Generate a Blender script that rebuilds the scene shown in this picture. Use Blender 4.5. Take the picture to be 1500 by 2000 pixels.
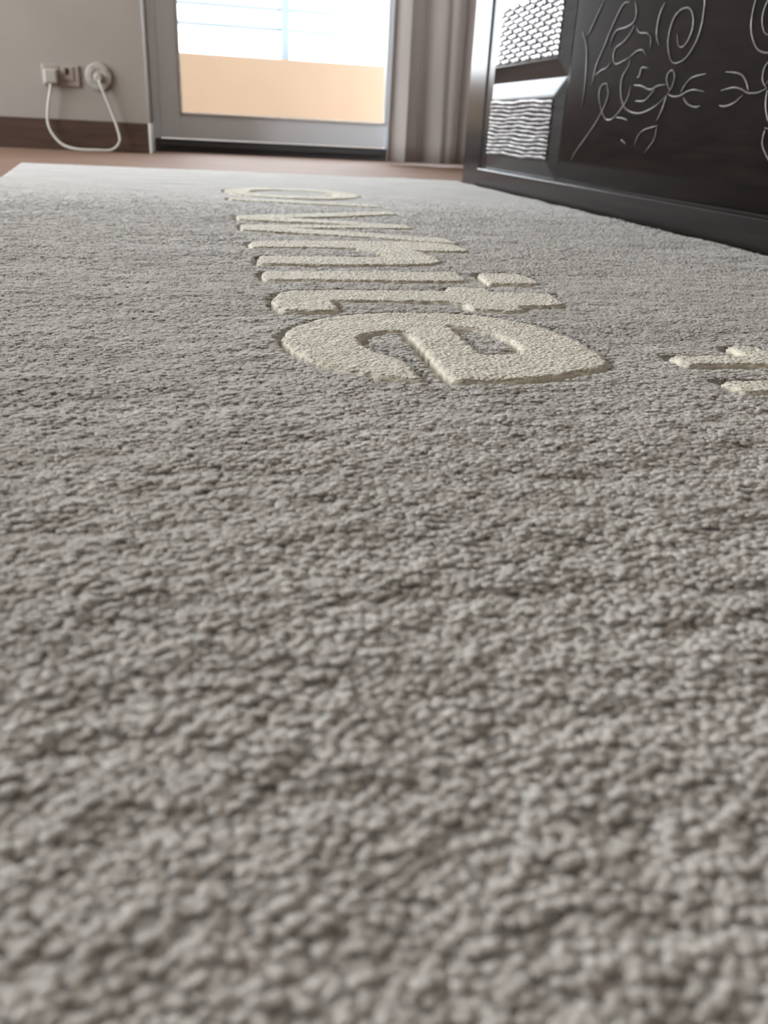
import bpy, bmesh, math, random
import numpy as np
from mathutils import Matrix, Vector

# ------------------------------------------------------------------ camera, world, light, exposure
scene = bpy.context.scene
for o in list(bpy.data.objects):
    bpy.data.objects.remove(o)
C = scene.collection
CAM_H = 0.143          # lens height above the floor
RUG_T = 0.016          # pile height of the rug
FOCAL_PX = 1620.0
cam_d = bpy.data.cameras.new('camera')
cam = bpy.data.objects.new('camera', cam_d)
C.objects.link(cam)
_r = Vector((0.978118, -0.202359, 0.048330))
_u = Vector((0.042211, 0.420487, 0.906316))
_f = Vector((0.203723, 0.884444, -0.419828))
cam.matrix_world = Matrix(((_r.x, _u.x, -_f.x, 0), (_r.y, _u.y, -_f.y, 0), (_r.z, _u.z, -_f.z, CAM_H), (0, 0, 0, 1)))
cam_d.sensor_fit = 'HORIZONTAL'
cam_d.sensor_width = 36.0
cam_d.lens = 36.0 * FOCAL_PX / 1500.0
cam_d.clip_start = 0.005
cam_d.dof.use_dof = True
cam_d.dof.focus_distance = 0.57
cam_d.dof.aperture_fstop = cam_d.lens / 2.6
scene.camera = cam
scene.cycles.max_bounces = 7
scene.cycles.transmission_bounces = 4
scene.cycles.caustics_reflective = False
scene.cycles.caustics_refractive = False

world = bpy.data.worlds.new('sky')
scene.world = world
world.use_nodes = True
bg = world.node_tree.nodes['Background']
bg.inputs['Color'].default_value = (0.90, 0.95, 1.0, 1)
bg.inputs['Strength'].default_value = 10.0
vs = scene.view_settings
vs.view_transform = 'Standard'
vs.look = 'None'
vs.gamma = 1.0
vs.use_curve_mapping = False
vs.exposure = 0.22


def portal(name, loc, rot, sx, sy):
    l = bpy.data.lights.new(name, 'AREA')
    l.shape = 'RECTANGLE'
    l.size, l.size_y = sx, sy
    l.cycles.is_portal = True
    o = bpy.data.objects.new(name, l)
    o.location = loc
    o.rotation_euler = rot
    C.objects.link(o)


portal('door_portal', (0.60, 4.45, 1.25), (-math.pi / 2, 0, 0), 1.55, 2.40)
portal('added_window_portal', (-3.12, 2.45, 1.33), (0, -math.pi / 2, 0), 2.5, 2.6)

# ------------------------------------------------------------------ helpers
random.seed(7)
rng = np.random.default_rng(11)


def link(name, mesh, mat=None, parent=None, smooth=False):
    o = bpy.data.objects.new(name, mesh)
    C.objects.link(o)
    if mat is not None and len(mesh.materials) == 0:
        mesh.materials.append(mat)
    if parent is not None:
        o.parent = parent
    if smooth:
        mesh.polygons.foreach_set('use_smooth', np.ones(len(mesh.polygons), bool))
    return o


def empty(name, loc=(0, 0, 0)):
    o = bpy.data.objects.new(name, None)
    C.objects.link(o)
    o.location = loc
    o.empty_display_size = 0.05
    return o


def tag(o, label=None, cat=None, group=None, kind=None):
    if label: o['label'] = label
    if cat: o['category'] = cat
    if group: o['group'] = group
    if kind: o['kind'] = kind
    return o


def mesh_from(verts, faces, name='mesh'):
    m = bpy.data.meshes.new(name)
    m.from_pydata([tuple(map(float, v)) for v in verts], [], faces)
    m.update()
    return m


def add_box(bm, lo, hi):
    x0, y0, z0 = lo
    x1, y1, z1 = hi
    v = [bm.verts.new(p) for p in ((x0, y0, z0), (x1, y0, z0), (x1, y1, z0), (x0, y1, z0), (x0, y0, z1), (x1, y0, z1), (x1, y1, z1), (x0, y1, z1))]
    for f in ((0, 3, 2, 1), (4, 5, 6, 7), (0, 1, 5, 4), (1, 2, 6, 5), (2, 3, 7, 6), (3, 0, 4, 7)):
        bm.faces.new([v[i] for i in f])


def boxes(name, lst, mat, parent=None, bevel=0.0, seg=2):
    bm = bmesh.new()
    for lo, hi in lst:
        add_box(bm, lo, hi)
    if bevel > 0:
        bmesh.ops.bevel(bm, geom=list(bm.edges), offset=bevel, segments=seg, affect='EDGES', profile=0.5)
    m = bpy.data.meshes.new(name)
    bm.to_mesh(m)
    bm.free()
    return link(name, m, mat, parent)


def spline(pts, n=6):
    p = [np.array(q, float) for q in pts]
    if len(p) == 2:
        return [p[0] + (p[1] - p[0]) * t for t in np.linspace(0, 1, n)]
    p = [2 * p[0] - p[1]] + p + [2 * p[-1] - p[-2]]
    out = []
    for i in range(1, len(p) - 2):
        for k in range(n):
            t = k / n
            a, b, c, d = p[i - 1], p[i], p[i + 1], p[i + 2]
            out.append(0.5 * ((2 * b) + (c - a) * t + (2 * a - 5 * b + 4 * c - d) * t * t + (3 * b - a - 3 * c + d) * t ** 3))
    out.append(p[-2])
    return out


def tube(name, pts, rad, mat, parent=None, sides=6, taper=False):
    pts = [np.array(q, float) for q in pts]
    V, F = [], []
    n = len(pts)
    up = np.array([0.31, 0.2, 0.93])
    for i, q in enumerate(pts):
        t = pts[min(i + 1, n - 1)] - pts[max(i - 1, 0)]
        t /= max(np.linalg.norm(t), 1e-9)
        a = np.cross(t, up)
        if np.linalg.norm(a) < 1e-3:
            a = np.cross(t, [1, 0, 0])
        a /= np.linalg.norm(a)
        b = np.cross(a, t)
        r = rad
        if taper:
            s = i / (n - 1)
            r = rad * (0.35 + 0.65 * min(1, 6 * s, 6 * (1 - s)))
        for k in range(sides):
            w = 2 * math.pi * k / sides
            V.append(q + r * (math.cos(w) * a + math.sin(w) * b))
    for i in range(n - 1):
        for k in range(sides):
            k2 = (k + 1) % sides
            F.append((i * sides + k, i * sides + k2, (i + 1) * sides + k2, (i + 1) * sides + k))
    F.append(tuple(range(sides))[::-1])
    F.append(tuple((n - 1) * sides + k for k in range(sides)))
    return link(name, mesh_from(V, F, name), mat, parent, smooth=True)


def lathe(name, prof, centre, axis, mat, parent=None, n=32):
    """profile of (radius, along) turned about axis 'Y' (towards -Y) at centre"""
    V, F = [], []
    for r, h in prof:
        for k in range(n):
            a = 2 * math.pi * k / n
            V.append((centre[0] + r * math.cos(a), centre[1] - h, centre[2] + r * math.sin(a)))
    for i in range(len(prof) - 1):
        for k in range(n):
            k2 = (k + 1) % n
            F.append((i * n + k, i * n + k2, (i + 1) * n + k2, (i + 1) * n + k))
    F.append(tuple((len(prof) - 1) * n + k for k in range(n)))
    F.append(tuple(range(n))[::-1])
    return link(name, mesh_from(V, F, name), mat, parent, smooth=False)


# ---- materials
def nmat(name):
    m = bpy.data.materials.new(name)
    m.use_nodes = True
    nt = m.node_tree
    return m, nt, nt.nodes['Principled BSDF'], nt.nodes['Material Output']


def setp(b, **k):
    names = dict(color='Base Color', rough='Roughness', metal='Metallic', spec='Specular IOR Level', sheen='Sheen Weight', sheenr='Sheen Roughness', coat='Coat Weight', coatr='Coat Roughness', trans='Transmission Weight', ior='IOR', sub='Subsurface Weight')
    for q, v in k.items():
        b.inputs[names[q]].default_value = v if q != 'color' else (*v, 1)


def noisy(name, c1, c2, scale=(1, 1, 1), nscale=8.0, detail=4.0, bump=0.0, bscale=200.0, **k):
    m, nt, b, out = nmat(name)
    tc = nt.nodes.new('ShaderNodeTexCoord')
    mp = nt.nodes.new('ShaderNodeMapping')
    mp.inputs['Scale'].default_value = scale
    nt.links.new(tc.outputs['Object'], mp.inputs['Vector'])
    n = nt.nodes.new('ShaderNodeTexNoise')
    n.inputs['Scale'].default_value = nscale
    n.inputs['Detail'].default_value = detail
    nt.links.new(mp.outputs['Vector'], n.inputs['Vector'])
    r = nt.nodes.new('ShaderNodeValToRGB')
    r.color_ramp.elements[0].position = 0.3
    r.color_ramp.elements[1].position = 0.7
    r.color_ramp.elements[0].color = (*c1, 1)
    r.color_ramp.elements[1].color = (*c2, 1)
    nt.links.new(n.outputs['Fac'], r.inputs['Fac'])
    nt.links.new(r.outputs['Color'], b.inputs['Base Color'])
    if bump:
        n2 = nt.nodes.new('ShaderNodeTexNoise')
        n2.inputs['Scale'].default_value = bscale
        nt.links.new(mp.outputs['Vector'], n2.inputs['Vector'])
        bp = nt.nodes.new('ShaderNodeBump')
        bp.inputs['Strength'].default_value = bump
        bp.inputs['Distance'].default_value = 0.002
        nt.links.new(n2.outputs['Fac'], bp.inputs['Height'])
        nt.links.new(bp.outputs['Normal'], b.inputs['Normal'])
    setp(b, **k)
    return m


def fibre_mat(name, dark, light, streak, island, transl=0.12, spec=0.6, bump=False, sheen=1.0, rough=0.5):
    """rug yarn: procedural colour with streaks along the weaving rows, each fibre a little different, some light passing through"""
    m, nt, b, out = nmat(name)
    N = nt.nodes.new
    L = nt.links.new
    geo = N('ShaderNodeNewGeometry')
    mp = N('ShaderNodeMapping')
    mp.inputs['Scale'].default_value = (1.0, 4.5, 1.0)
    L(geo.outputs['Position'], mp.inputs['Vector'])
    n1 = N('ShaderNodeTexNoise')
    n1.inputs['Scale'].default_value = streak
    n1.inputs['Detail'].default_value = 5.0
    n1.inputs['Roughness'].default_value = 0.6
    L(mp.outputs['Vector'], n1.inputs['Vector'])
    n2 = N('ShaderNodeTexNoise')
    n2.inputs['Scale'].default_value = 120.0
    n2.inputs['Detail'].default_value = 3.0
    L(geo.outputs['Position'], n2.inputs['Vector'])
    a = N('ShaderNodeMath'); a.operation = 'MULTIPLY_ADD'
    a.inputs[1].default_value = 0.35
    L(n2.outputs['Fac'], a.inputs[0]); L(n1.outputs['Fac'], a.inputs[2])
    a2 = N('ShaderNodeMath'); a2.operation = 'MULTIPLY_ADD'
    a2.inputs[1].default_value = island
    L(geo.outputs['Random Per Island'], a2.inputs[0]); L(a.outputs[0], a2.inputs[2])
    r = N('ShaderNodeMapRange')
    r.inputs['From Min'].default_value = 0.42 + 0.2 * island
    r.inputs['From Max'].default_value = 0.95 + 0.8 * island
    L(a2.outputs[0], r.inputs['Value'])
    mix = N('ShaderNodeMix'); mix.data_type = 'RGBA'
    mix.inputs['A'].default_value = (*dark, 1)
    mix.inputs['B'].default_value = (*light, 1)
    L(r.outputs['Result'], mix.inputs['Factor'])
    L(mix.outputs['Result'], b.inputs['Base Color'])
    setp(b, rough=rough, spec=spec, sheen=sheen, sheenr=0.35)
    if bump:
        n3 = N('ShaderNodeTexNoise')
        n3.inputs['Scale'].default_value = 1100.0
        n3.inputs['Detail'].default_value = 4.0
        L(geo.outputs['Position'], n3.inputs['Vector'])
        bp = N('ShaderNodeBump')
        bp.inputs['Strength'].default_value = 0.8
        bp.inputs['Distance'].default_value = 0.0006
        L(n3.outputs['Fac'], bp.inputs['Height'])
        L(bp.outputs['Normal'], b.inputs['Normal'])
    if transl > 0:
        tr = N('ShaderNodeBsdfTranslucent')
        L(mix.outputs['Result'], tr.inputs['Color'])
        ms = N('ShaderNodeMixShader')
        ms.inputs['Fac'].default_value = transl
        L(b.outputs['BSDF'], ms.inputs[1]); L(tr.outputs['BSDF'], ms.inputs[2])
        L(ms.outputs['Shader'], out.inputs['Surface'])
    return m


M = {}
M['wall'] = noisy('wall_paint', (0.29, 0.26, 0.23), (0.325, 0.29, 0.257), nscale=3.0, bump=0.1, bscale=90, rough=0.7)
M['ceiling'] = noisy('ceiling_paint', (0.70, 0.63, 0.53), (0.74, 0.67, 0.57), nscale=2.0, rough=0.9)
M['skirting'] = noisy('dark_skirting_wood', (0.050, 0.030, 0.022), (0.085, 0.050, 0.036), scale=(1, 8, 12), nscale=6, rough=0.35)
M['floor'] = noisy('brown_floor', (0.15, 0.088, 0.060), (0.25, 0.16, 0.115), scale=(1.2, 9, 1), nscale=4, rough=0.7, spec=0.2)
M['frame'] = noisy('glare_tinted_paint', (0.84, 0.89, 0.95), (0.86, 0.91, 0.96), nscale=2, rough=0.4)  # white paint with the bluish window glare put into its colour
M['bead'] = noisy('white_bead', (0.84, 0.83, 0.80), (0.88, 0.87, 0.85), nscale=5, rough=0.35)
M['threshold'] = noisy('dark_threshold', (0.05, 0.05, 0.055), (0.09, 0.09, 0.095), scale=(1, 20, 20), nscale=6, rough=0.4)
M['parapet'] = noisy('peach_render', (0.245, 0.176, 0.121), (0.268, 0.192, 0.131), nscale=2.5, bump=0.15, bscale=120, rough=0.9)
M['balcony'] = noisy('balcony_tiles', (0.45, 0.38, 0.32), (0.55, 0.47, 0.40), nscale=4, rough=0.6)
M['rail'] = noisy('railing_paint', (0.20, 0.26, 0.33), (0.26, 0.32, 0.40), nscale=5, rough=0.4)
M['curtain'] = noisy('taupe_curtain', (0.54, 0.49, 0.455), (0.70, 0.64, 0.60), scale=(5, 5, 0.8), nscale=2.0, rough=0.75, bump=0.2, bscale=60, sheen=0.3)
M['lacquer'] = noisy('black_lacquer', (0.010, 0.009, 0.009), (0.020, 0.017, 0.016), scale=(4, 1, 20), nscale=4, rough=0.20, spec=0.28)
M['carved'] = noisy('dark_carved_wood', (0.005, 0.0035, 0.0035), (0.012, 0.008, 0.007), scale=(4, 2, 14), nscale=5, rough=0.20, spec=0.12, bump=0.08, bscale=14)
M['scroll'] = noisy('carving_glint_grey', (0.07, 0.066, 0.063), (0.22, 0.21, 0.20), nscale=25, rough=0.28, metal=0.6)  # glints on the dark carved lines put into a lighter metallic grey
M['mosaic'] = noisy('silver_mosaic', (0.62, 0.63, 0.645), (0.80, 0.81, 0.83), nscale=60, rough=0.22, metal=0.9)
M['rib'] = noisy('dim_reflection_ribs', (0.16, 0.148, 0.142), (0.34, 0.325, 0.315), scale=(1, 2, 1), nscale=30, rough=0.40, metal=0.85, spec=0.2)  # silver mosaic again, its dimmer reflection put into a darker colour
M['plastic'] = noisy('ivory_plastic', (0.30, 0.255, 0.225), (0.33, 0.28, 0.25), nscale=6, rough=0.35)
M['plug'] = noisy('pale_grey_plastic', (0.34, 0.32, 0.285), (0.37, 0.345, 0.31), nscale=6, rough=0.4)
M['cable'] = noisy('white_cable', (0.50, 0.48, 0.43), (0.56, 0.54, 0.48), nscale=20, rough=0.4)
M['black'] = noisy('black_switch', (0.012, 0.012, 0.012), (0.02, 0.02, 0.02), nscale=9, rough=0.4)
M['backing'] = noisy('jute_backing', (0.42, 0.36, 0.28), (0.5, 0.43, 0.34), nscale=90, rough=0.9)
M['rug'] = fibre_mat('grey_pile_ground', (0.37, 0.362, 0.35), (0.58, 0.57, 0.555), 9.0, 0.0, transl=0.0, spec=0.1, bump=True, sheen=0.12, rough=0.85)
M['rugf'] = fibre_mat('grey_pile_fibre', (0.54, 0.505, 0.46), (0.80, 0.76, 0.705), 9.0, 0.14, bump=True)  # warm bounce light on the near rug put into the fibre colour
M['rugh'] = fibre_mat('grey_loose_fibre', (0.60, 0.57, 0.525), (0.84, 0.81, 0.765), 9.0, 0.2, transl=0.5, spec=0.6)
M['creamh'] = fibre_mat('cream_loose_fibre', (0.84, 0.79, 0.66), (0.94, 0.90, 0.79), 9.0, 0.15, transl=0.5, spec=0.6)
M['cream'] = fibre_mat('cream_pile_ground', (0.76, 0.71, 0.58), (0.86, 0.82, 0.70), 9.0, 0.0, transl=0.0, spec=0.1, bump=True, sheen=0.12, rough=0.85)
M['creamf'] = fibre_mat('cream_pile_fibre', (0.87, 0.815, 0.67), (0.95, 0.915, 0.80), 9.0, 0.12, bump=True)


def glass_mat():
    m, nt, b, out = nmat('window_glass')
    N = nt.nodes.new
    tr = N('ShaderNodeBsdfTransparent')
    gl = N('ShaderNodeBsdfGlossy')
    gl.inputs['Roughness'].default_value = 0.02
    fr = N('ShaderNodeFresnel')
    fr.inputs['IOR'].default_value = 1.25
    ms = N('ShaderNodeMixShader')
    nt.links.new(fr.outputs[0], ms.inputs[0])
    nt.links.new(tr.outputs[0], ms.inputs[1])
    nt.links.new(gl.outputs[0], ms.inputs[2])
    nt.links.new(ms.outputs[0], out.inputs['Surface'])
    return m


M['glass'] = glass_mat()
_nt = M['curtain'].node_tree
_tr = _nt.nodes.new('ShaderNodeBsdfTranslucent')
_tr.inputs['Color'].default_value = (0.40, 0.38, 0.38, 1)
_ms = _nt.nodes.new('ShaderNodeMixShader')
_ms.inputs['Fac'].default_value = 0.45
_nt.links.new(_nt.nodes['Principled BSDF'].outputs[0], _ms.inputs[1])
_nt.links.new(_tr.outputs[0], _ms.inputs[2])
_nt.links.new(_ms.outputs[0], _nt.nodes['Material Output'].inputs['Surface'])

# ------------------------------------------------------------------ the room
YW = 3.85      # face of the wall with the sockets
YD = 4.25      # plane of the balcony door
XR = 1.42      # right wall
XL = -3.0
YF = -2.2
ZC = 2.65


def structure(name, lst, mat, **k):
    o = boxes(name, lst, mat, **k)
    o['kind'] = 'structure'
    return o


structure('floor', [((XL - .1, YF - .1, -0.05), (XR + .1, YD + 0.16, 0.0))], M['floor'])
structure('ceiling', [((XL - .1, YF - .1, ZC), (XR + .1, YD + 0.16, ZC + .1))], M['ceiling'])
structure('wall_back', [((XL - .1, YW, 0), (-0.185, YD + .16, ZC)), ((1.395, YD - .02, 0), (XR + .1, YD + .16, ZC)), ((-0.185, YD - .02, 2.50), (1.395, YD + .16, ZC))], M['wall'])
structure('wall_right', [((XR, YF, 0), (XR + .1, YD, ZC))], M['wall'])
WY0, WY1, WZ0, WZ1 = 1.15, 3.75, 0.08, 2.58      # unseen wide window opening, added to light the rug
structure('wall_left', [((XL - .1, YF, 0), (XL, WY0, ZC)), ((XL - .1, WY1, 0), (XL, YW, ZC)), ((XL - .1, WY0, 0), (XL, WY1, WZ0)), ((XL - .1, WY0, WZ1), (XL, WY1, ZC))], M['wall'])
structure('wall_front', [((XL - .1, YF - .1, 0), (XR + .1, YF, ZC))], M['wall'])
structure('baseboard_back', [((XL, YW - .012, 0), (-0.183, YW, 0.112))], M['skirting'], bevel=0.002)
structure('baseboard_reveal', [((-0.185, YW - .012, 0), (-0.177, YD, 0.112))], M['bead'], bevel=0.001)
structure('baseboard_right', [((XR - .012, YF, 0), (XR, YD - .02, 0.112))], M['skirting'], bevel=0.002)

# unseen window added in the left wall for daylight: frame and bars
w = empty('added_window_1', (XL - .05, WY0, WZ0)); tag(w, kind='structure')


def kid(o, p):
    """parent while keeping the world place (p is an unrotated Empty)"""
    o.parent = p
    o.matrix_parent_inverse = Matrix.Translation(-p.location)
    return o


xa, xb = XL - .08, XL - .02
kid(boxes('added_window_frame', [((xa, WY0, WZ0), (xb, WY0 + .05, WZ1)), ((xa, WY1 - .05, WZ0), (xb, WY1, WZ1)), ((xa, WY0 + .05, WZ0), (xb, WY1 - .05, WZ0 + .05)), ((xa, WY0 + .05, WZ1 - .05), (xb, WY1 - .05, WZ1))], M['frame']), w)
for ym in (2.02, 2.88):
    kid(boxes('added_mullion', [((xa, ym - .025, WZ0 + .05), (xb, ym + .025, WZ1 - .05))], M['frame']), w)

# balcony door: jambs, leaf, glass, beading, threshold
d = empty('door_1', (0.36, YD, 0)); tag(d, 'white framed glazed balcony door with a low bottom rail', None, None, 'structure')
GX0, GX1, GZ0, GZ1 = -0.062, 0.884, 0.154, 2.38
kid(boxes('threshold', [((-0.176, YD - .03, 0), (1.394, YD + .12, 0.052))], M['threshold'], bevel=.004), d)
kid(boxes('sill_lip', [((-0.15, YD - .042, 0.020), (0.86, YD - .031, 0.034))], M['threshold'], bevel=.003), d)
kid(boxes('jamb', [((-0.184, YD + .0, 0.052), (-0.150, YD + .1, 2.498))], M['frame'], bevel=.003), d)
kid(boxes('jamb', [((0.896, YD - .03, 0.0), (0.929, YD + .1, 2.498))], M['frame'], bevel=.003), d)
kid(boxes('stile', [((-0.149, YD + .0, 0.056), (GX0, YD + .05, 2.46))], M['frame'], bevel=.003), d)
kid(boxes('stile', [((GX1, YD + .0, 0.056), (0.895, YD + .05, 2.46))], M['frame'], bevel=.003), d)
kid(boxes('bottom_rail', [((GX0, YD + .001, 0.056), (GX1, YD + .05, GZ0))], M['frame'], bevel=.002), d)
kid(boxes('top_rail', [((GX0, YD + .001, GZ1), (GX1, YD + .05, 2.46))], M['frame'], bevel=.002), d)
for lo, hi in ((((GX0, YD - .008, GZ0), (GX0 + .012, YD + .03, GZ1))), (((GX1 - .008, YD - .008, GZ0), (GX1, YD + .03, GZ1))), (((GX0, YD - .008, GZ0), (GX1, YD + .03, GZ0 + .010)))):
    kid(boxes('glazing_bead', [(lo, hi)], M['bead'], bevel=.003), d)
kid(boxes('stile', [((0.930, YD + .04, 0.056), (0.985, YD + .09, 2.46))], M['frame'], bevel=.003), d)  # unseen second leaf, added behind the curtain to let in more daylight
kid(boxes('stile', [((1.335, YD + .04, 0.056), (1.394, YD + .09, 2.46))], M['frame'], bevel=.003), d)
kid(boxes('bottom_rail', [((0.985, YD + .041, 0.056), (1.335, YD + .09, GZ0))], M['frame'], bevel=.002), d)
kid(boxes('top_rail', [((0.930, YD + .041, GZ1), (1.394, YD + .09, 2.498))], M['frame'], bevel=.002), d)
kid(boxes('pane', [((0.985, YD + .060, GZ0), (1.335, YD + .066, GZ1))], M['glass']), d)
kid(boxes('pane', [((GX0, YD + .020, GZ0), (GX1, YD + .026, GZ1))], M['glass']), d)

# balcony outside
structure('balcony_floor', [((-2.6, YD + .16, -0.14), (3.4, 5.75, -0.02))], M['balcony'])
structure('wall_balcony', [((-2.6, 5.6, -0.02), (3.4, 5.74, 0.484))], M['parapet'], bevel=.006)
rail = empty('balcony_railing', (0.545, 5.67, 0.484))
tag(rail, 'blue-grey metal railing of bars and posts on the peach balcony wall', 'railing')
for x in (-1.6, -0.53, 0.548, 1.62, 2.70):
    kid(boxes('post', [((x - .025, 5.642, 0.484), (x + .025, 5.692, 1.16))], M['rail'], bevel=.004), rail)
for z in (0.640, 0.742, 0.844, 0.946, 1.048):
    kid(tube('bar', [(-2.5, 5.666, z), (0.5, 5.666, z), (3.3, 5.666, z)], .014, M['rail'], sides=8), rail)
kid(boxes('handrail', [((-2.55, 5.64, 1.16), (3.35, 5.692, 1.19))], M['rail'], bevel=.006), rail)

# curtain, hanging in soft folds in front of the door's right edge
V, F = [], []
NX, NZ = 150, 14
cx0, cx1 = 0.80, 1.36
for j in range(NZ + 1):
    z = 0.012 + (2.52 - 0.012) * (j / NZ) ** 1.3
    for i in range(NX + 1):
        t = i / NX
        x = cx0 + (cx1 - cx0) * t
        ph = (t + 0.05 * math.sin(9 * t)) * 2 * math.pi * 4.2
        amp = 0.026 + 0.006 * math.sin(3.1 * z + 5 * t)
        y = 3.80 + amp * math.sin(ph + 0.5 * math.sin(7 * t) + 0.15 * z) + 0.010 * math.sin(2.3 * ph + 1.0 + z)
        x += 0.010 * math.sin(2 * ph + 0.6) + 0.006 * math.sin(1.5 * z + 9 * t)
        V.append((x, y, z))
for j in range(NZ):
    for i in range(NX):
        a = j * (NX + 1) + i
        F.append((a, a + 1, a + NX + 2, a + NX + 1))
cur = link('curtain', mesh_from(V, F, 'curtain'), M['curtain'], None, smooth=True)
sm = cur.modifiers.new('thickness', 'SOLIDIFY'); sm.thickness = 0.003; sm.offset = 0
tag(cur, 'floor-length taupe curtain hanging in folds beside the balcony door', 'curtain')

# ------------------------------------------------------------------ sockets and cable on the wall
s = empty('wall_socket', (-0.503, YW, 0.268))
tag(s, 'rectangular ivory wall socket with a small black switch', 'socket')
kid(boxes('plate', [((-0.572, YW - .010, 0.230), (-0.434, YW, 0.306))], M['plastic'], bevel=.004), s)
kid(boxes('switch_surround', [((-0.500, YW - .014, 0.250), (-0.455, YW - .010, 0.300))], M['plastic'], bevel=.002), s)
kid(boxes('switch', [((-0.486, YW - .018, 0.272), (-0.474, YW - .012, 0.294))], M['black'], bevel=.002), s)
kid(boxes('socket_face', [((-0.564, YW - .013, 0.240), (-0.508, YW - .010, 0.300))], M['plastic'], bevel=.002), s)

r_ = empty('round_wall_outlet', (-0.362, YW, 0.271))
tag(r_, 'round pale wall outlet with a central hub beside the rectangular socket', 'outlet')
kid(lathe('disc', [(0.050, 0), (0.050, 0.010), (0.046, 0.014), (0.030, 0.016), (0.022, 0.013)], (-0.362, YW, 0.271), 'Y', M['plug']), r_)
kid(lathe('hub', [(0.017, 0.012), (0.017, 0.026), (0.012, 0.032)], (-0.362, YW, 0.267), 'Y', M['plug'], n=20), r_)
for a in (0.6, 2.2, 3.8, 5.4):
    kid(lathe('screw', [(0.0035, 0.013), (0.0035, 0.017)], (-0.362 + .038 * math.cos(a), YW, 0.271 + .038 * math.sin(a)), 'Y', M['plastic'], n=10), r_)

c_ = empty('power_cable', (-0.44, YW - .04, 0.0))
tag(c_, 'white cable looping from the wall socket down to the floor and back up', 'cable')
cp = spline([(-0.540, YW - .034, 0.236), (-0.546, YW - .036, 0.205), (-0.560, YW - .036, 0.150), (-0.565, YW - .038, 0.095), (-0.550, YW - .045, 0.055), (-0.515, YW - .055, 0.020), (-0.460, YW - .065, 0.0062), (-0.390, YW - .066, 0.0058), (-0.330, YW - .060, 0.009), (-0.298, YW - .050, 0.040), (-0.302, YW - .042, 0.085), (-0.322, YW - .036, 0.150), (-0.345, YW - .036, 0.215), (-0.360, YW - .034, 0.258)], 8)
kid(tube('cord', cp, 0.0052, M['cable'], sides=10), c_)
kid(boxes('plug', [((-0.562, YW - .044, 0.236), (-0.512, YW - .0135, 0.288))], M['plug'], bevel=.008, seg=3), c_)

# ------------------------------------------------------------------ black lacquered cabinet
XC = 0.760
Y_END, Y_FAR = 0.30, 2.505
cab = empty('cabinet', (1.0, 1.4, 0))
tag(cab, 'low black lacquered cabinet with silver mosaic squares and a carved front', 'cabinet')
kid(boxes('body', [((XC, Y_END, 0.012), (1.24, 2.35, 0.50))], M['lacquer'], bevel=.002), cab)
kid(boxes('corner_post', [((XC - .004, 2.352, 0.0), (1.244, Y_FAR, 0.50))], M['lacquer'], bevel=.006, seg=3), cab)
kid(boxes('top', [((XC - .03, Y_END - .02, 0.501), (1.26, Y_FAR + .03, 0.535))], M['lacquer'], bevel=.006, seg=3), cab)
kid(boxes('base_rail', [((XC - .010, Y_END, 0.012), (XC, 2.348, 0.056))], M['lacquer'], bevel=.003), cab)
for a, b in ((2.16, 2.348), (0.32, 0.52)):
    kid(boxes('foot', [((XC + .004, a, 0), (XC + .09, b, 0.012))], M['lacquer']), cab)


def frustum(name, y0, y1, z0, z1, inset, p, mat, parent):
    x0, x1 = XC, XC - p
    i = inset
    V = [(x0, y0, z0), (x0, y1, z0), (x0, y1, z1), (x0, y0, z1), (x1, y0 + i, z0 + i), (x1, y1 - i, z0 + i), (x1, y1 - i, z1 - i), (x1, y0 + i, z1 - i)]
    F = [(0, 1, 2, 3), (7, 6, 5, 4), (1, 0, 4, 5), (2, 1, 5, 6), (3, 2, 6, 7), (0, 3, 7, 4)]
    bm = bmesh.new()
    vv = [bm.verts.new(q) for q in V]
    for f in F:
        bm.faces.new([vv[k] for k in f])
    bmesh.ops.recalc_face_normals(bm, faces=bm.faces)
    bmesh.ops.bevel(bm, geom=[e for e in bm.edges if min(v.co.x for v in e.verts) < XC - p / 2], offset=.0015, segments=2, affect='EDGES')
    m = bpy.data.meshes.new(name)
    bm.to_mesh(m)
    bm.free()
    return kid(link(name, m, mat), parent)


P = 0.012
XF = XC - P


def bead_mesh(L, Hh, D):
    """a small pillow-shaped mosaic tile, dome towards -X"""
    n = 16
    V, F = [], []
    for s_, dpt in ((1.0, 0.0), (0.97, 0.7), (0.88, 1.0)):
        for k in range(n):
            a = 2 * math.pi * k / n
            ca, sa = math.cos(a), math.sin(a)
            y = math.copysign(abs(ca) ** 0.3, ca) * L / 2
            z = math.copysign(abs(sa) ** 0.5, sa) * Hh / 2
            sy = 1 - (1 - s_) * Hh / L * 1.3
            V.append((-dpt * D, y * sy, z * s_))
    V.append((-D, 0, 0))
    for r in range(2):
        for k in range(n):
            k2 = (k + 1) % n
            F.append((r * n + k, (r + 1) * n + k, (r + 1) * n + k2, r * n + k2))
    for k in range(n):
        F.append((2 * n + k, 3 * n, 2 * n + (k + 1) % n))
    m = mesh_from(V, F, 'mosaic_tile')
    bm = bmesh.new(); bm.from_mesh(m)
    bmesh.ops.recalc_face_normals(bm, faces=bm.faces)
    bm.to_mesh(m); bm.free()
    m.polygons.foreach_set('use_smooth', np.ones(len(m.polygons), bool))
    m.materials.append(M['mosaic'])
    return m


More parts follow.
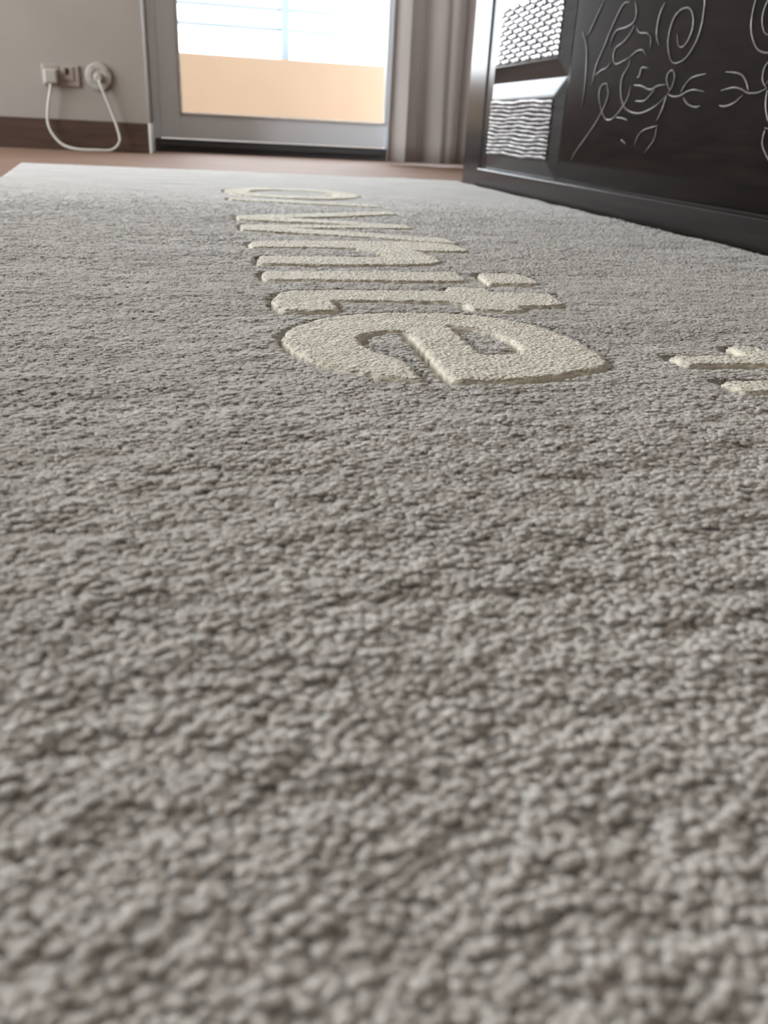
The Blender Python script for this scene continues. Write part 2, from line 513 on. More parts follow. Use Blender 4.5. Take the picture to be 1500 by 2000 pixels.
FY0, FY1 = 1.853, 2.262
bl = (FY1 - FY0) / 6
full_t = bead_mesh(bl * 0.990, 0.0091, 0.0028)
half_t = bead_mesh(bl * 0.490, 0.0091, 0.0028)
for z0, z1, fz0, fz1 in ((0.057, 0.258, 0.094, 0.216), (0.258, 0.457, 0.296, 0.418)):
    blk = frustum('mosaic_block', 1.820, 2.300, z0, z1, 0.036, P, M['lacquer'], cab)
    if z0 < 0.1:
        # lower square: streaky mosaic reflections shaped as close-set wavy ribs
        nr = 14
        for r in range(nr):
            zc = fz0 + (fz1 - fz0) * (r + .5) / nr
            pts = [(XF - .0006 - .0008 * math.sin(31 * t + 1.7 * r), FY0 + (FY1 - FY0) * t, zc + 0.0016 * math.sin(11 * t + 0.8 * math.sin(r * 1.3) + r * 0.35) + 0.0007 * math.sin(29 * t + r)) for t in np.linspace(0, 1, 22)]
            o = tube('reflection_rib', pts, 0.0042 + 0.0006 * random.uniform(-1, 1), M['rib'], sides=6)
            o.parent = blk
        blk['label'] = 'raised mosaic square, its dim streaky reflections shaped as wavy grey ribs'
        continue
    rows = 12
    ph = (fz1 - fz0) / rows
    for r in range(rows):
        zc = fz0 + ph * (r + .5)
        ys = [(FY0 + bl * (k + .5), full_t) for k in range(6)] if r % 2 else [(FY0 + bl * .25, half_t)] + [(FY0 + bl * (k + 1), full_t) for k in range(5)] + [(FY1 - bl * .25, half_t)]
        for yc, tm in ys:
            o = bpy.data.objects.new('mosaic_tile', tm)
            C.objects.link(o)
            o.parent = blk
            o.matrix_parent_inverse = Matrix.Translation(-cab.location)
            o.matrix_parent_inverse = Matrix.Identity(4)
            o.location = (XF + .0003, yc, zc)
            o.rotation_euler = (random.uniform(-.012, .012), random.uniform(-.012, .012), random.uniform(-.015, .015) - 0.06)
    blk['label'] = 'raised square faced with silver mosaic tiles'

Y0M = 1.242    # mirror axis of the carving
panel = frustum('carved_panel', 2 * Y0M - 1.816, 1.816, 0.060, 0.457, 0.036, P, M['carved'], cab)
panel['label'] = 'dark glossy panel carved with scrolls'
S = [
[(1.6658, 0.3729), (1.7189, 0.3191)],
[(1.5574, 0.3613), (1.5823, 0.3594), (1.6128, 0.33), (1.6377, 0.296), (1.6558, 0.2749), (1.6643, 0.2527), (1.668, 0.235)],
[(1.5373, 0.3591), (1.5264, 0.3447), (1.5289, 0.3294), (1.5573, 0.3229), (1.5916, 0.3212), (1.6057, 0.3105), (1.6097, 0.2965)],
[(1.5272, 0.3248), (1.5363, 0.3121), (1.5603, 0.3001), (1.587, 0.2926), (1.5909, 0.2786), (1.5776, 0.2671), (1.5493, 0.2703), (1.5281, 0.2749)],
[(1.6604, 0.2513), (1.637, 0.2591), (1.6129, 0.2628), (1.5975, 0.2718)],
[(1.5252, 0.2748), (1.5032, 0.2825), (1.4819, 0.283), (1.4687, 0.2759)],
[(1.517, 0.3195), (1.5028, 0.3105), (1.4752, 0.3072), (1.4594, 0.2994), (1.4553, 0.2817)],
[(1.5243, 0.2724), (1.5257, 0.2609), (1.5408, 0.2476), (1.5435, 0.2311), (1.5325, 0.2093), (1.5092, 0.1934), (1.4729, 0.1867), (1.441, 0.1881), (1.4034, 0.1979), (1.3746, 0.2128)],
[(1.6038, 0.2379), (1.6245, 0.2337), (1.6288, 0.2187), (1.6148, 0.1982), (1.5922, 0.1804), (1.5747, 0.1758), (1.5517, 0.1803), (1.5271, 0.1948), (1.5101, 0.2112), (1.5057, 0.2299)],
[(1.5456, 0.1803), (1.5213, 0.179), (1.4968, 0.1754)],
[(1.6033, 0.2367), (1.5901, 0.2178), (1.6055, 0.1905), (1.6407, 0.1596), (1.6975, 0.1208), (1.7202, 0.1004)],
[(1.4948, 0.2307), (1.4668, 0.2286), (1.4328, 0.222), (1.4093, 0.2268), (1.3828, 0.2281)],
[(1.4801, 0.2059), (1.4474, 0.2054), (1.4255, 0.2162), (1.4177, 0.2226)],
[(1.373, 0.2149), (1.3604, 0.2252), (1.3591, 0.24), (1.369, 0.2478), (1.3814, 0.2431), (1.3811, 0.2324), (1.3675, 0.219)],
[(1.373, 0.2149), (1.3547, 0.2102), (1.3318, 0.2107), (1.3157, 0.2155), (1.2949, 0.2181), (1.2644, 0.2152)],
[(1.3326, 0.2128), (1.3235, 0.2241), (1.3056, 0.2347), (1.2675, 0.2392)],
[(1.3219, 0.2084), (1.3048, 0.1987), (1.2814, 0.1942), (1.2674, 0.1961)],
[(1.3748, 0.2992), (1.3676, 0.2863), (1.3581, 0.2795), (1.3433, 0.2815), (1.3327, 0.2938), (1.3302, 0.3075), (1.3371, 0.3219), (1.3514, 0.3312), (1.3736, 0.3315), (1.3908, 0.3231), (1.3987, 0.3073), (1.3986, 0.2885), (1.3864, 0.2688), (1.3707, 0.2584), (1.3501, 0.2584), (1.3305, 0.2655), (1.3119, 0.2843), (1.3054, 0.3053), (1.3068, 0.3247), (1.3085, 0.3345), (1.318, 0.352), (1.345, 0.362), (1.385, 0.359), (1.415, 0.350)],
[(1.4306, 0.3476), (1.44, 0.334), (1.4436, 0.3175), (1.4395, 0.3), (1.4268, 0.2863)],
[(1.3869, 0.1677), (1.411, 0.1641), (1.4355, 0.1592), (1.4504, 0.1485), (1.4565, 0.1353)],
[(1.389, 0.1665), (1.3914, 0.1461), (1.4171, 0.1246)],
[(1.5112, 0.1437), (1.5015, 0.1415), (1.4915, 0.138)],
[(1.3746, 0.2128), (1.3809, 0.191), (1.394, 0.1732)],
[(1.7442, 0.3312), (1.7168, 0.3038), (1.7015, 0.2517), (1.7003, 0.1992)],
[(1.488, 0.242), (1.4783, 0.245), (1.4744, 0.2561), (1.453, 0.2551)],
[(1.5574, 0.3613), (1.552, 0.378), (1.56, 0.395), (1.59, 0.405), (1.63, 0.395), (1.6658, 0.3729)],
]
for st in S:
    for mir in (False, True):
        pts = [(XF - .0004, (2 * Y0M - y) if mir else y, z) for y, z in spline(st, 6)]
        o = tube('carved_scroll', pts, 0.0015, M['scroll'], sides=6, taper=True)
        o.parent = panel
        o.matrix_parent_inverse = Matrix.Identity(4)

# ------------------------------------------------------------------ the rug
RX1 = 0.735
RY0, RY1 = -0.55, 2.485


def left_edge(y):
    return -0.40 - (y - 1.97) * 0.10


LET = {}
LET['e'] = [[(0.0517, 0.5378), (0.0566, 0.5584), (0.0642, 0.5725), (0.0802, 0.5925), (0.1012, 0.6079), (0.1237, 0.6149), (0.154, 0.6177), (0.1841, 0.6168), (0.2066, 0.61), (0.2244, 0.5958), (0.2396, 0.5769), (0.2486, 0.5499), (0.2525, 0.5234), (0.2521, 0.4942), (0.247, 0.4713), (0.241, 0.463), (0.2269, 0.4545), (0.1967, 0.441), (0.1709, 0.435), (0.1552, 0.434), (0.1375, 0.4351), (0.1364, 0.4554), (0.1371, 0.4845), (0.1378, 0.5203), (0.1383, 0.5515), (0.1343, 0.5576), (0.1215, 0.5568), (0.1078, 0.5505), (0.0982, 0.5344), (0.0982, 0.517), (0.1055, 0.4955), (0.1155, 0.4818), (0.1182, 0.4717), (0.1183, 0.4358), (0.1114, 0.4376), (0.0983, 0.4447), (0.0854, 0.4547), (0.0701, 0.4711), (0.0601, 0.4876), (0.0546, 0.5075), (0.0518, 0.524)],
            [(0.1716, 0.5758), (0.171, 0.5381), (0.1706, 0.4914), (0.1841, 0.4912), (0.1975, 0.4949), (0.2056, 0.5095), (0.2065, 0.5345), (0.2005, 0.5551), (0.1894, 0.5678)]]
LET['h'] = [[(0.0554, 0.9962), (0.0615, 1.0159), (0.1361, 1.0318), (0.2577, 1.0475), (0.2922, 1.0381), (0.3064, 1.023), (0.3117, 0.9803), (0.303, 0.971), (0.2577, 0.9641), (0.2415, 0.9674), (0.2468, 0.9434), (0.2539, 0.9172), (0.2514, 0.8859), (0.2413, 0.87), (0.2127, 0.8586), (0.1365, 0.8497), (0.0568, 0.8493), (0.0574, 0.8742), (0.0619, 0.8976), (0.1193, 0.9022), (0.1813, 0.9039), (0.2045, 0.914), (0.1927, 0.9485), (0.1726, 0.9741), (0.1284, 0.9728), (0.0584, 0.9671)]]
LET['i'] = [[(0.0556, 0.7898), (0.0592, 0.8036), (0.13, 0.8081), (0.2474, 0.8143), (0.246, 0.7691), (0.2316, 0.764), (0.1441, 0.758), (0.0568, 0.7581)],
            [(0.2702, 0.808), (0.2958, 0.8134), (0.3162, 0.8068), (0.3159, 0.7606), (0.3015, 0.7543), (0.2635, 0.7539)]]
LET['t'] = [[(0.0553, 0.6653), (0.0612, 0.6886), (0.0733, 0.7031), (0.1103, 0.7087), (0.1563, 0.7107), (0.2075, 0.7106), (0.2158, 0.7284), (0.2506, 0.7285), (0.2497, 0.7088), (0.3028, 0.7042), (0.2965, 0.657), (0.2854, 0.6505), (0.2549, 0.6503), (0.2492, 0.631), (0.2393, 0.627), (0.2099, 0.6342), (0.2096, 0.6581), (0.1967, 0.6644), (0.1465, 0.664), (0.1035, 0.6638), (0.1001, 0.6598), (0.1011, 0.6329), (0.0958, 0.6247), (0.0756, 0.6223), (0.0599, 0.6252), (0.055, 0.6401)]]
b0, a0 = 0.0555, 0.3155
LET['w'] = [[(a0, 1.44), (a0, 1.39), (0.125, 1.285), (a0 - .02, 1.235), (a0 - .02, 1.195), (0.125, 1.160), (a0, 1.085), (a0, 1.04), (b0, 1.130), (b0, 1.180), (0.235, 1.215), (b0, 1.250), (b0, 1.300)]]
ring = [(0.186 + 0.133 * math.cos(a), 1.765 + 0.125 * math.sin(a)) for a in np.linspace(0, 2 * math.pi, 28, endpoint=False)]
ring2 = [(0.186 + 0.088 * math.cos(a), 1.765 + 0.075 * math.sin(a)) for a in np.linspace(0, 2 * math.pi, 24, endpoint=False)]
LET['o'] = [ring, ring2]
LET['l'] = [[(b0, 1.560), (b0, 1.605), (a0, 1.560), (a0, 1.515)]]
q = 1.0
LET['f'] = [[(0.300, 0.4865), (0.358, 0.4875), (0.3585, 0.512), (0.378, 0.512), (0.3785, 0.4875), (0.405, 0.4860), (0.422, 0.478), (0.4255, 0.455), (0.409, 0.452), (0.404, 0.464), (0.3785, 0.4655), (0.378, 0.445), (0.359, 0.445), (0.358, 0.4655), (0.300, 0.4655)]]
LET['i2'] = [[(0.3005, 0.4275), (0.373, 0.4275), (0.373, 0.4060), (0.3005, 0.4060)], [(0.388, 0.4275), (0.410, 0.4275), (0.410, 0.4060), (0.388, 0.4060)]]
LET['o2'] = [[(0.336 + 0.0405 * math.cos(a), 0.335 + 0.042 * math.sin(a)) for a in np.linspace(0, 2 * math.pi, 28, endpoint=False)],
             [(0.336 + 0.021 * math.cos(a), 0.335 + 0.021 * math.sin(a)) for a in np.linspace(0, 2 * math.pi, 20, endpoint=False)]]
LABEL = {'e': 'cream raised letter e nearest the camera', 'h': 'cream raised letter h', 'i': 'cream raised letter i with its dot', 't': 'cream raised letter t', 'w': 'cream raised capital letter w', 'o': 'cream raised round letter at the far end', 'l': 'cream raised upright stroke of a letter', 'f': 'cream raised letter at the right edge with a crossbar', 'i2': 'cream raised stem at the right edge', 'o2': 'cream raised round letter at the right edge'}

# signed distance to the letters (negative inside) on a 1 mm grid
GX, GY, GS = 0.02, 0.22, 0.001
GNX, GNY = 440, 1720
SD = np.full((GNX, GNY), 0.05, np.float32)
LETSD = {}


def poly_sd(polys, px, py):
    d2 = np.full(px.shape, 1e9)
    ins = np.zeros(px.shape, bool)
    for poly in polys:
        p = np.array(poly)
        qn = np.roll(p, -1, 0)
        for (ax, ay), (bx, by) in zip(p, qn):
            ex, ey = bx - ax, by - ay
            t = np.clip(((px - ax) * ex + (py - ay) * ey) / (ex * ex + ey * ey), 0, 1)
            d2 = np.minimum(d2, (px - ax - t * ex) ** 2 + (py - ay - t * ey) ** 2)
            c = ((ay > py) != (by > py)) & (px < (bx - ax) * (py - ay) / (by - ay + 1e-15) + ax)
            ins ^= c
    return np.where(ins, -1, 1) * np.sqrt(d2)


for k, polys in LET.items():
    allp = np.array(sum(polys, []))
    i0, j0 = ((allp.min(0) - 0.016 - (GX, GY)) / GS).astype(int)
    i1, j1 = ((allp.max(0) + 0.016 - (GX, GY)) / GS).astype(int) + 1
    i0, j0 = max(i0, 0), max(j0, 0)
    i1, j1 = min(i1, GNX), min(j1, GNY)
    gx, gy = np.meshgrid(GX + GS * np.arange(i0, i1), GY + GS * np.arange(j0, j1), indexing='ij')
    # text polygons store (x, y): wobble the cut edge a little, as hand-carved pile
    wob = 0.0006 * np.sin(gx * 410 + 3 * np.sin(gy * 230)) + 0.0005 * np.sin(gy * 520 + 2 * np.sin(gx * 310))
    sd = poly_sd(polys, gx, gy) + wob - 0.0014
    # soften sharp corners
    LETSD[k] = (i0, j0, sd)
    SD[i0:i1, j0:j1] = np.minimum(SD[i0:i1, j0:j1], sd)


def bil(A, fx, fy, fill=0.05):
    ok = (fx >= 0) & (fy >= 0) & (fx < A.shape[0] - 1.001) & (fy < A.shape[1] - 1.001)
    ix = np.clip(fx.astype(int), 0, A.shape[0] - 2)
    iy = np.clip(fy.astype(int), 0, A.shape[1] - 2)
    tx, ty = fx - ix, fy - iy
    v = A[ix, iy] * (1 - tx) * (1 - ty) + A[ix + 1, iy] * tx * (1 - ty) + A[ix, iy + 1] * (1 - tx) * ty + A[ix + 1, iy + 1] * tx * ty
    return np.where(ok, v, fill)


def sd_at(x, y):
    return bil(SD, (x - GX) / GS, (y - GY) / GS)


_lat = rng.random((256, 256)).astype(np.float32)


def vnoise(x, y, sx, sy, off=0):
    """smooth value noise, wavelength sx by sy metres, range -1..1"""
    u = x / sx + 31.7 * off + 100
    v = y / sy + 17.3 * off + 100
    iu, iv = np.floor(u).astype(int), np.floor(v).astype(int)
    fu, fv = u - iu, v - iv
    fu = fu * fu * (3 - 2 * fu)
    fv = fv * fv * (3 - 2 * fv)
    g = lambda a, b: _lat[a % 256, b % 256]
    r = g(iu, iv) * (1 - fu) * (1 - fv) + g(iu + 1, iv) * fu * (1 - fv) + g(iu, iv + 1) * (1 - fu) * fv + g(iu + 1, iv + 1) * fu * fv
    return 2 * r - 1


def relief(x, y):
    """unevenness of the cut pile, metres"""
    fur = np.clip(vnoise(x + 0.02 * vnoise(x, y, .1, .1, 6), y + 0.004 * vnoise(x, y, 0.05, 0.05, 9), 0.060, 0.0065, 3) - 0.35, 0, 1)
    return (0.0009 * vnoise(x, y, 0.0080, 0.0058, 1) + 0.0010 * vnoise(x, y, 0.017, 0.011, 2) - 0.0018 * fur) * (1 - 0.50 * sstep(.22, .48, y) - 0.20 * sstep(.8, 1.6, y)) + 0.0010 * vnoise(x, y, 0.09, 0.05, 4)


def sstep(a, b, v):
    t = np.clip((v - a) / (b - a), 0, 1)
    return t * t * (3 - 2 * t)


ZB = 0.0030    # bottom of the carved grooves


def rug_top(x, y):
    d = sd_at(x, y)
    g = sstep(0.0015, 0.0078, d)
    edge = np.minimum(np.minimum(RX1 - x, x - left_edge(y)), np.minimum(RY1 - y, y - RY0))
    e = np.sqrt(np.clip(edge / 0.008, 0.0, 1))
    return (ZB + (RUG_T - ZB) * g + relief(x, y) * g) * (0.25 + 0.75 * e)


def corner_fit(x, y, r=0.05):
    cx, cy = RX1 - r, RY1 - r
    dx, dy = x - cx, y - cy
    dd = np.hypot(dx, dy)
    m = (dx > 0) & (dy > 0) & (dd > r)
    k = np.where(m, r / np.maximum(dd, 1e-9), 1)
    return np.where(m, cx + dx * k, x), np.where(m, cy + dy * k, y)


rug = empty('rug', (0.15, 1.0, 0))
tag(rug, 'grey cut-pile rug with carved cream lettering lying on the floor', 'rug')


def grid_mesh(name, X, Y, Z, skirt_z, mat, parent, both=True):
    nx, ny = X.shape
    co = np.stack([X, Y, Z], -1).reshape(-1, 3)
    idx = np.arange(nx * ny).reshape(nx, ny)
    quads = np.stack([idx[:-1, :-1], idx[1:, :-1], idx[1:, 1:], idx[:-1, 1:]], -1).reshape(-1, 4)
    ringi = np.concatenate([idx[:, 0], idx[-1, 1:], idx[-2::-1, -1], idx[0, -2:0:-1]])
    sk = co[ringi].copy()
    sk[:, 2] = skirt_z
    n0 = len(co)
    m = len(ringi)
    a = ringi
    b = np.roll(ringi, -1)
    c = n0 + np.roll(np.arange(m), -1)
    d_ = n0 + np.arange(m)
    sq = np.stack([d_, c, b, a], -1)
    co = np.concatenate([co, sk])
    quads = np.concatenate([quads, sq])
    me = bpy.data.meshes.new(name)
    me.vertices.add(len(co))
    me.vertices.foreach_set('co', co.astype(np.float32).ravel())
    me.loops.add(quads.size)
    me.loops.foreach_set('vertex_index', quads.astype(np.int32).ravel())
    me.polygons.add(len(quads))
    me.polygons.foreach_set('loop_start', np.arange(0, quads.size, 4, dtype=np.int32))
    me.polygons.foreach_set('use_smooth', np.ones(len(quads), bool))
    me.update(calc_edges=True)
    return kid(link(name, me, mat), parent)


xs = np.concatenate([np.arange(-0.5, -0.10, 0.008), np.arange(-0.10, 0.45, 0.0022), np.arange(0.45, RX1 - .012, 0.006), [RX1 - .010, RX1 - .006, RX1 - .003, RX1 - .001, RX1]])
ys = np.concatenate([[RY0, RY0 + .002, RY0 + .006], np.arange(RY0 + .02, 0.0, 0.02), np.arange(0.0, 1.25, 0.0025), np.arange(1.25, 1.95, 0.004), np.arange(1.95, RY1 - .012, 0.008), [RY1 - .010, RY1 - .006, RY1 - .003, RY1 - .001, RY1]])
XX, YY = np.meshgrid(xs, ys, indexing='ij')
le = left_edge(YY)
tt = np.clip((XX + 0.5) / 0.40, 0, 1)
XX = np.where(XX < -0.10, le + (-0.10 - le) * tt, XX)
ZZ = np.maximum(rug_top(XX, YY) - 0.0018 + 0.0012 * sstep(.8, 1.7, YY), 0.0015)
XX, YY = corner_fit(XX, YY)
grid_mesh('pile_ground', XX, YY, ZZ, 0.0005, M['rug'], rug)
bk = [(-0.38, RY1 - .03), (-0.12, RY0 + .01), (RX1 - .006, RY0 + .01), (RX1 - .006, RY1 - .06), (RX1 - .06, RY1 - .006), (left_edge(RY1) + .02, RY1 - .006)]
bkv = [(x, y, 0.0) for x, y in bk[1:]] + [(x, y, 0.001) for x, y in bk[1:]]
nb_ = len(bk) - 1
kid(link('backing', mesh_from(bkv, [tuple(range(nb_))[::-1], tuple(range(nb_, 2 * nb_))] + [(i, (i + 1) % nb_, nb_ + (i + 1) % nb_, nb_ + i) for i in range(nb_)]), M['backing']), rug)


def blades(bx, by, zs, nb, wid, length, lean, dirx=None, diry=None, spread=0.0011):
    """nb blades for each tuft at (bx, by), tips near height zs; returns triangle corners"""
    n = len(bx)
    i = np.repeat(np.arange(n), nb)
    m = len(i)
    a = rng.random(m) * 2 * np.pi
    rr = np.sqrt(rng.random(m)) * np.repeat(spread, nb) if np.ndim(spread) else np.sqrt(rng.random(m)) * spread
    ox, oy = rr * np.cos(a), rr * np.sin(a)
    tip = np.stack([bx[i] + ox, by[i] + oy, zs[i] + rng.normal(0, 0.00028, m)], -1)
    la = rng.random(m) * 2 * np.pi
    ln = np.abs(rng.normal(0, 1, m)) * lean
    sx = ln * np.cos(la) + (dirx[i] if dirx is not None else 0)
    sy = ln * np.sin(la) + (diry[i] if diry is not None else 0)
    lz = length * (0.75 + 0.5 * rng.random(m))
    root = tip + np.stack([-sx * lz - 0.25 * ox, -sy * lz - 0.25 * oy, -lz], -1)
    wa = rng.random(m) * 2 * np.pi
    wv = np.stack([np.cos(wa), np.sin(wa), np.zeros(m)], -1) * (np.repeat(wid, nb) * (0.7 + 0.6 * rng.random(m)))[:, None] * 0.5
    return np.stack([root - wv, root + wv, tip], 1).reshape(-1, 3)


def domes(bx, by, zs, rad, height, lx, ly, sides=5):
    """cut yarn ends: small irregular domes of radius rad, tops at zs, leaning by (lx, ly); 3 * sides triangles each"""
    n = len(bx)
    a0_ = rng.random(n)[:, None] * 2 * np.pi
    k = np.arange(sides)[None, :]
    def ringv(rf, zf, jit):
        a = a0_ + 2 * np.pi * k / sides + rng.uniform(-.3, .3, (n, sides))
        r = rad[:, None] * rf * (1 + rng.uniform(-jit, jit, (n, sides)))
        z = zs[:, None] - height[:, None] * zf + rng.uniform(-1, 1, (n, sides)) * height[:, None] * 0.10
        d = (1 - zf) * height[:, None]
        return np.stack([bx[:, None] + 1.3 * r * np.cos(a) + lx[:, None] * d, by[:, None] + r * np.sin(a) + ly[:, None] * d, z], -1)
    lo = ringv(0.95, 1.0, .15)
    mid = ringv(0.90, 0.34, .22)
    top = np.stack([bx + lx * height, by + ly * height, zs], -1)[:, None, :]
    co = np.concatenate([lo, mid, top], 1)            # n, 2*sides+1, 3
    f = []
    for i in range(sides):
        j = (i + 1) % sides
        f += [(i, j, sides + j), (i, sides + j, sides + i), (sides + i, sides + j, 2 * sides)]
    f = np.array(f)
    F_ = (np.arange(n) * (2 * sides + 1))[:, None, None] + f[None]
    return co.reshape(-1, 3), F_.reshape(-1, 3)


def pile_mesh(name, co, fc, tri, mat, mat_loose):
    """domes (indexed) and loose fibre blades (triangle corners) in one mesh"""
    n0, n1 = len(co), len(fc)
    fc = np.concatenate([fc, n0 + np.arange(len(tri)).reshape(-1, 3)])
    co = np.concatenate([co, tri])
    me = bpy.data.meshes.new(name)
    me.vertices.add(len(co))
    me.vertices.foreach_set('co', co.astype(np.float32).ravel())
    me.loops.add(fc.size)
    me.loops.foreach_set('vertex_index', fc.astype(np.int32).ravel())
    me.polygons.add(len(fc))
    me.polygons.foreach_set('loop_start', np.arange(0, fc.size, 3, dtype=np.int32))
    me.polygons.foreach_set('use_smooth', np.ones(len(fc), bool))
    me.materials.append(mat)
    me.materials.append(mat_loose)
    mi = np.zeros(len(fc), np.int32)
    mi[n1:] = 1
    me.polygons.foreach_set('material_index', mi)
    me.update(calc_edges=True)
    o = link(name, me)
    o['kind'] = 'stuff'
    return o, len(fc)


# grey pile: tufts in rows across the rug, sparser (and broader) with distance
SPX, SPY = 0.0025, 0.0024
gy_, gx_ = np.meshgrid(np.arange(-0.02, RY1 - .004, SPY), np.arange(-0.45, RX1 - .002, SPX), indexing='ij')
px = (gx_ + rng.uniform(-.5, .5, gx_.shape) * SPX).ravel()
py = (gy_ + rng.uniform(-.40, .40, gy_.shape) * SPY).ravel()
ok = (px > left_edge(py) + .003) & (px < np.minimum(RX1 - .001, 0.75 * py + 0.22))
ok &= rng.random(len(px)) > 0.05
keep = np.minimum(1, (0.70 / np.maximum(py, 0.1)) ** 1.6)
ok &= rng.random(len(px)) < keep * (1 - sstep(1.0, 1.9, py))
px, py, keep = px[ok], py[ok], keep[ok]
d_ = sd_at(px, py)
ok = d_ > 0.0008
px, py, keep, d_ = px[ok], py[ok], keep[ok], d_[ok]
cxr, cyr = corner_fit(px, py)
ok = (np.abs(cxr - px) + np.abs(cyr - py)) < 1e-6
px, py, keep, d_ = px[ok], py[ok], keep[ok], d_[ok]
flat = sstep(0.0, .006, d_)
zs = rug_top(px, py) + rng.normal(0, 1, len(px)) * (0.00042 - 0.00022 * sstep(.22, .48, py) - 0.0001 * sstep(.6, 1.3, py)) * flat
zs = np.maximum(zs, 0.003)
dx = 0.45 * vnoise(px, py, 0.012, 0.012, 7) + 0.10 + rng.normal(0, .15, len(px))
far_ = 1 - 0.7 * sstep(.8, 1.5, py)
dy = 0.45 * vnoise(px, py, 0.012, 0.010, 8) + rng.normal(0, .15, len(px))
sc_ = 1 / np.sqrt(keep)
rad = 0.00165 * sc_ ** 0.85 * rng.uniform(.75, 1.25, len(px))
dx, dy = dx * far_, dy * far_
hts = np.minimum(0.0010 - 0.0005 * sstep(.22, .48, py) - 0.0001 * sstep(.7, 1.4, py), zs - 0.0008)
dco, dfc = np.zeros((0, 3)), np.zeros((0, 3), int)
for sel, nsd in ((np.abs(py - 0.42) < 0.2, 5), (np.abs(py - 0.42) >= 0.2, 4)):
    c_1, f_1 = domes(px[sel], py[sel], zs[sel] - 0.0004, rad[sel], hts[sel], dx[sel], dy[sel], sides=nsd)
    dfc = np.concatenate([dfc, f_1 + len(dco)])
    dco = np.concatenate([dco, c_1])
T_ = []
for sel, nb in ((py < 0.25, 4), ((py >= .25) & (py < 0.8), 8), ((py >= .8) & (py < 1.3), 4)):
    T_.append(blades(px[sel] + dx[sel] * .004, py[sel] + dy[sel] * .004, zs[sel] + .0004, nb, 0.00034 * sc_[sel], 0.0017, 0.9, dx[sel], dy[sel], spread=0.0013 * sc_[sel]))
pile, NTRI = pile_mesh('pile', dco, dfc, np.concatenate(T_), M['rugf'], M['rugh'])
kid(pile, rug)

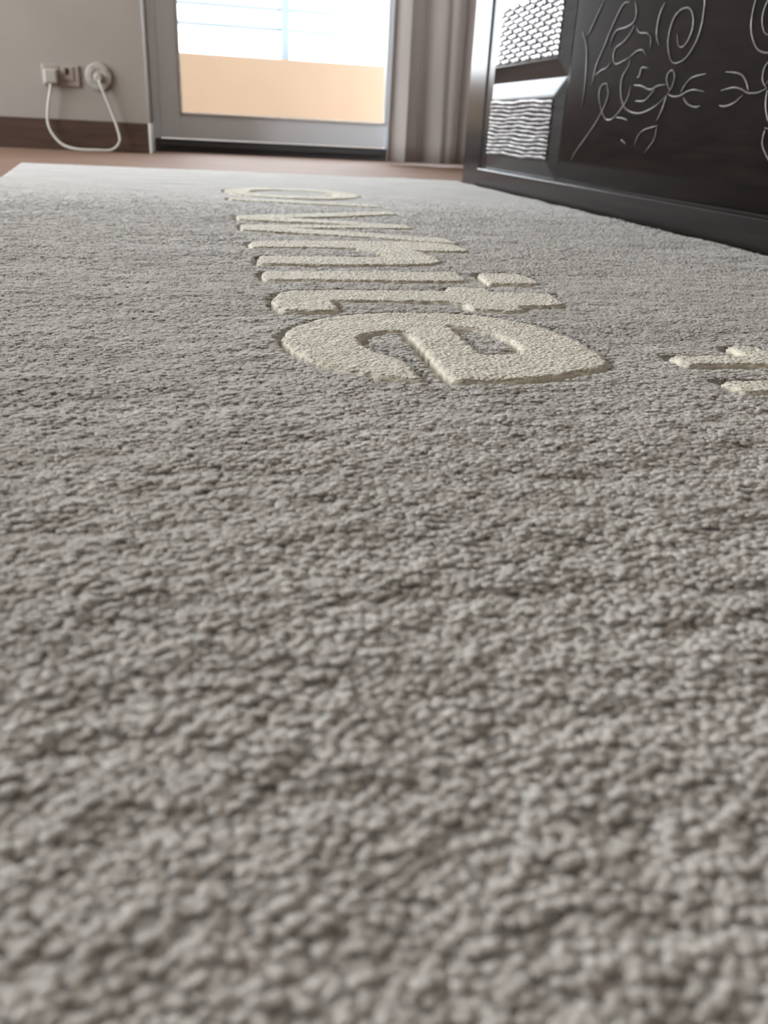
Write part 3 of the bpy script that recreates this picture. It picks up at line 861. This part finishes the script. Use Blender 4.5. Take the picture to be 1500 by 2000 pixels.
# cream letters
for k, (i0, j0, sd) in LETSD.items():
    step = 2 if k in 'ehit' or k in ('f', 'i2', 'o2') else 3
    s_ = sd[::step, ::step]
    nx, ny = s_.shape
    gx = GX + GS * (i0 + step * np.arange(nx))
    gy = GY + GS * (j0 + step * np.arange(ny))
    X, Y = np.meshgrid(gx, gy, indexing='ij')
    grx, gry = np.gradient(s_, GS * step)
    cell = (s_[:-1, :-1] + s_[1:, :-1] + s_[1:, 1:] + s_[:-1, 1:]) / 4 < 0
    use = np.zeros((nx, ny), bool)
    use[:-1, :-1] |= cell; use[1:, :-1] |= cell; use[1:, 1:] |= cell; use[:-1, 1:] |= cell
    # vertices near the outline slide on to it
    gl = np.hypot(grx, gry) + 1e-6
    nearb = np.abs(s_) < GS * step * 0.8
    Xs = np.where(nearb, X - s_ * grx / gl, X)
    Ys = np.where(nearb, Y - s_ * gry / gl, Y)
    inn = np.clip(-np.where(nearb, 0, s_), 0, None)
    topz = RUG_T + 0.0012 - 0.0022 * (1 - np.sqrt(np.clip(inn / 0.003, 0, 1)))
    Z = topz - 0.0007 + 0.3 * relief(X, Y)
    ids = -np.ones((nx, ny), int)
    ids[use] = np.arange(use.sum())
    co = np.stack([Xs[use], Ys[use], Z[use]], -1)
    cq = np.argwhere(cell)
    quads = [(ids[a, b], ids[a + 1, b], ids[a + 1, b + 1], ids[a, b + 1]) for a, b in cq]
    cnt = {}
    for f in quads:
        for t in range(4):
            e = (f[t], f[(t + 1) % 4])
            cnt[e] = 1
    bnd = [e for e in cnt if (e[1], e[0]) not in cnt]
    low = {}
    vl = [tuple(v) for v in co]
    for a, b in bnd:
        for v in (a, b):
            if v not in low:
                low[v] = len(vl)
                vl.append((vl[v][0], vl[v][1], 0.0016))
    faces = [tuple(int(t) for t in f) for f in quads] + [(int(b), int(a), low[a], low[b]) for a, b in bnd]
    lo_ = kid(link('letter', mesh_from(vl, faces, 'letter'), M['cream'], None, smooth=True), rug)
    lo_['label'] = LABEL[k]
    # its fibres
    far = gy.mean()
    kp = min(1.0, (0.62 / far) ** 1.2)
    sp = 0.0021 / math.sqrt(kp)
    qx, qy = np.meshgrid(np.arange(gx[0], gx[-1], sp), np.arange(gy[0], gy[-1], sp), indexing='ij')
    qx = (qx + rng.uniform(-.45, .45, qx.shape) * sp).ravel()
    qy = (qy + rng.uniform(-.45, .45, qy.shape) * sp).ravel()

    def at(A, x, y):
        return bil(A, (x - gx[0]) / (GS * step), (y - gy[0]) / (GS * step), 0.05)

    sv = at(s_, qx, qy)
    m = sv < -0.0003
    qx, qy, sv = qx[m], qy[m], sv[m]
    zt = RUG_T + 0.0012 - 0.0022 * (1 - np.sqrt(np.clip(-sv / 0.003, 0, 1))) + 0.3 * relief(qx, qy) + rng.normal(0, .00010, len(qx))
    ex = np.clip(1 - (-sv) / 0.004, 0, 1)
    nxv, nyv = at(grx, qx, qy), at(gry, qx, qy)
    scl = 1 / math.sqrt(kp)
    one = np.ones(len(qx))
    lx_, ly_ = 0.9 * ex * nxv + rng.normal(0, .05, len(qx)), 0.9 * ex * nyv + rng.normal(0, .05, len(qx))
    c1, f1 = domes(qx - lx_ * .003, qy - ly_ * .003, zt - .0003, 0.00165 * scl * rng.uniform(.8, 1.2, len(qx)), 0.0007 * one, lx_, ly_, sides=5)
    TT = [blades(qx, qy, zt + .0002, 5, 0.00020 * scl * one, 0.0014, 0.5, lx_, ly_, spread=0.0011 * scl)]
    # tufts down the cut sides
    ed = sv > -0.0028
    rep = 2
    sx_, sy_ = np.repeat(qx[ed], rep), np.repeat(qy[ed], rep)
    gxn, gyn, sv2 = np.repeat(nxv[ed], rep), np.repeat(nyv[ed], rep), np.repeat(sv[ed], rep)
    zz = ZB + (RUG_T - 0.002 - ZB) * rng.random(len(sx_))
    off = -sv2 + 0.0002 + rng.normal(0, .00015, len(sx_))
    TT.append(blades(sx_ + gxn * off, sy_ + gyn * off, zz, 4, np.full(len(sx_), 0.00045 * scl), 0.0030, 0.2, 0.15 * gxn, 0.15 * gyn, spread=0.0006))
    o, nt_ = pile_mesh('letter_pile', c1, f1, np.concatenate(TT), M['creamf'], M['creamh'])
    NTRI += nt_
    o.parent = lo_
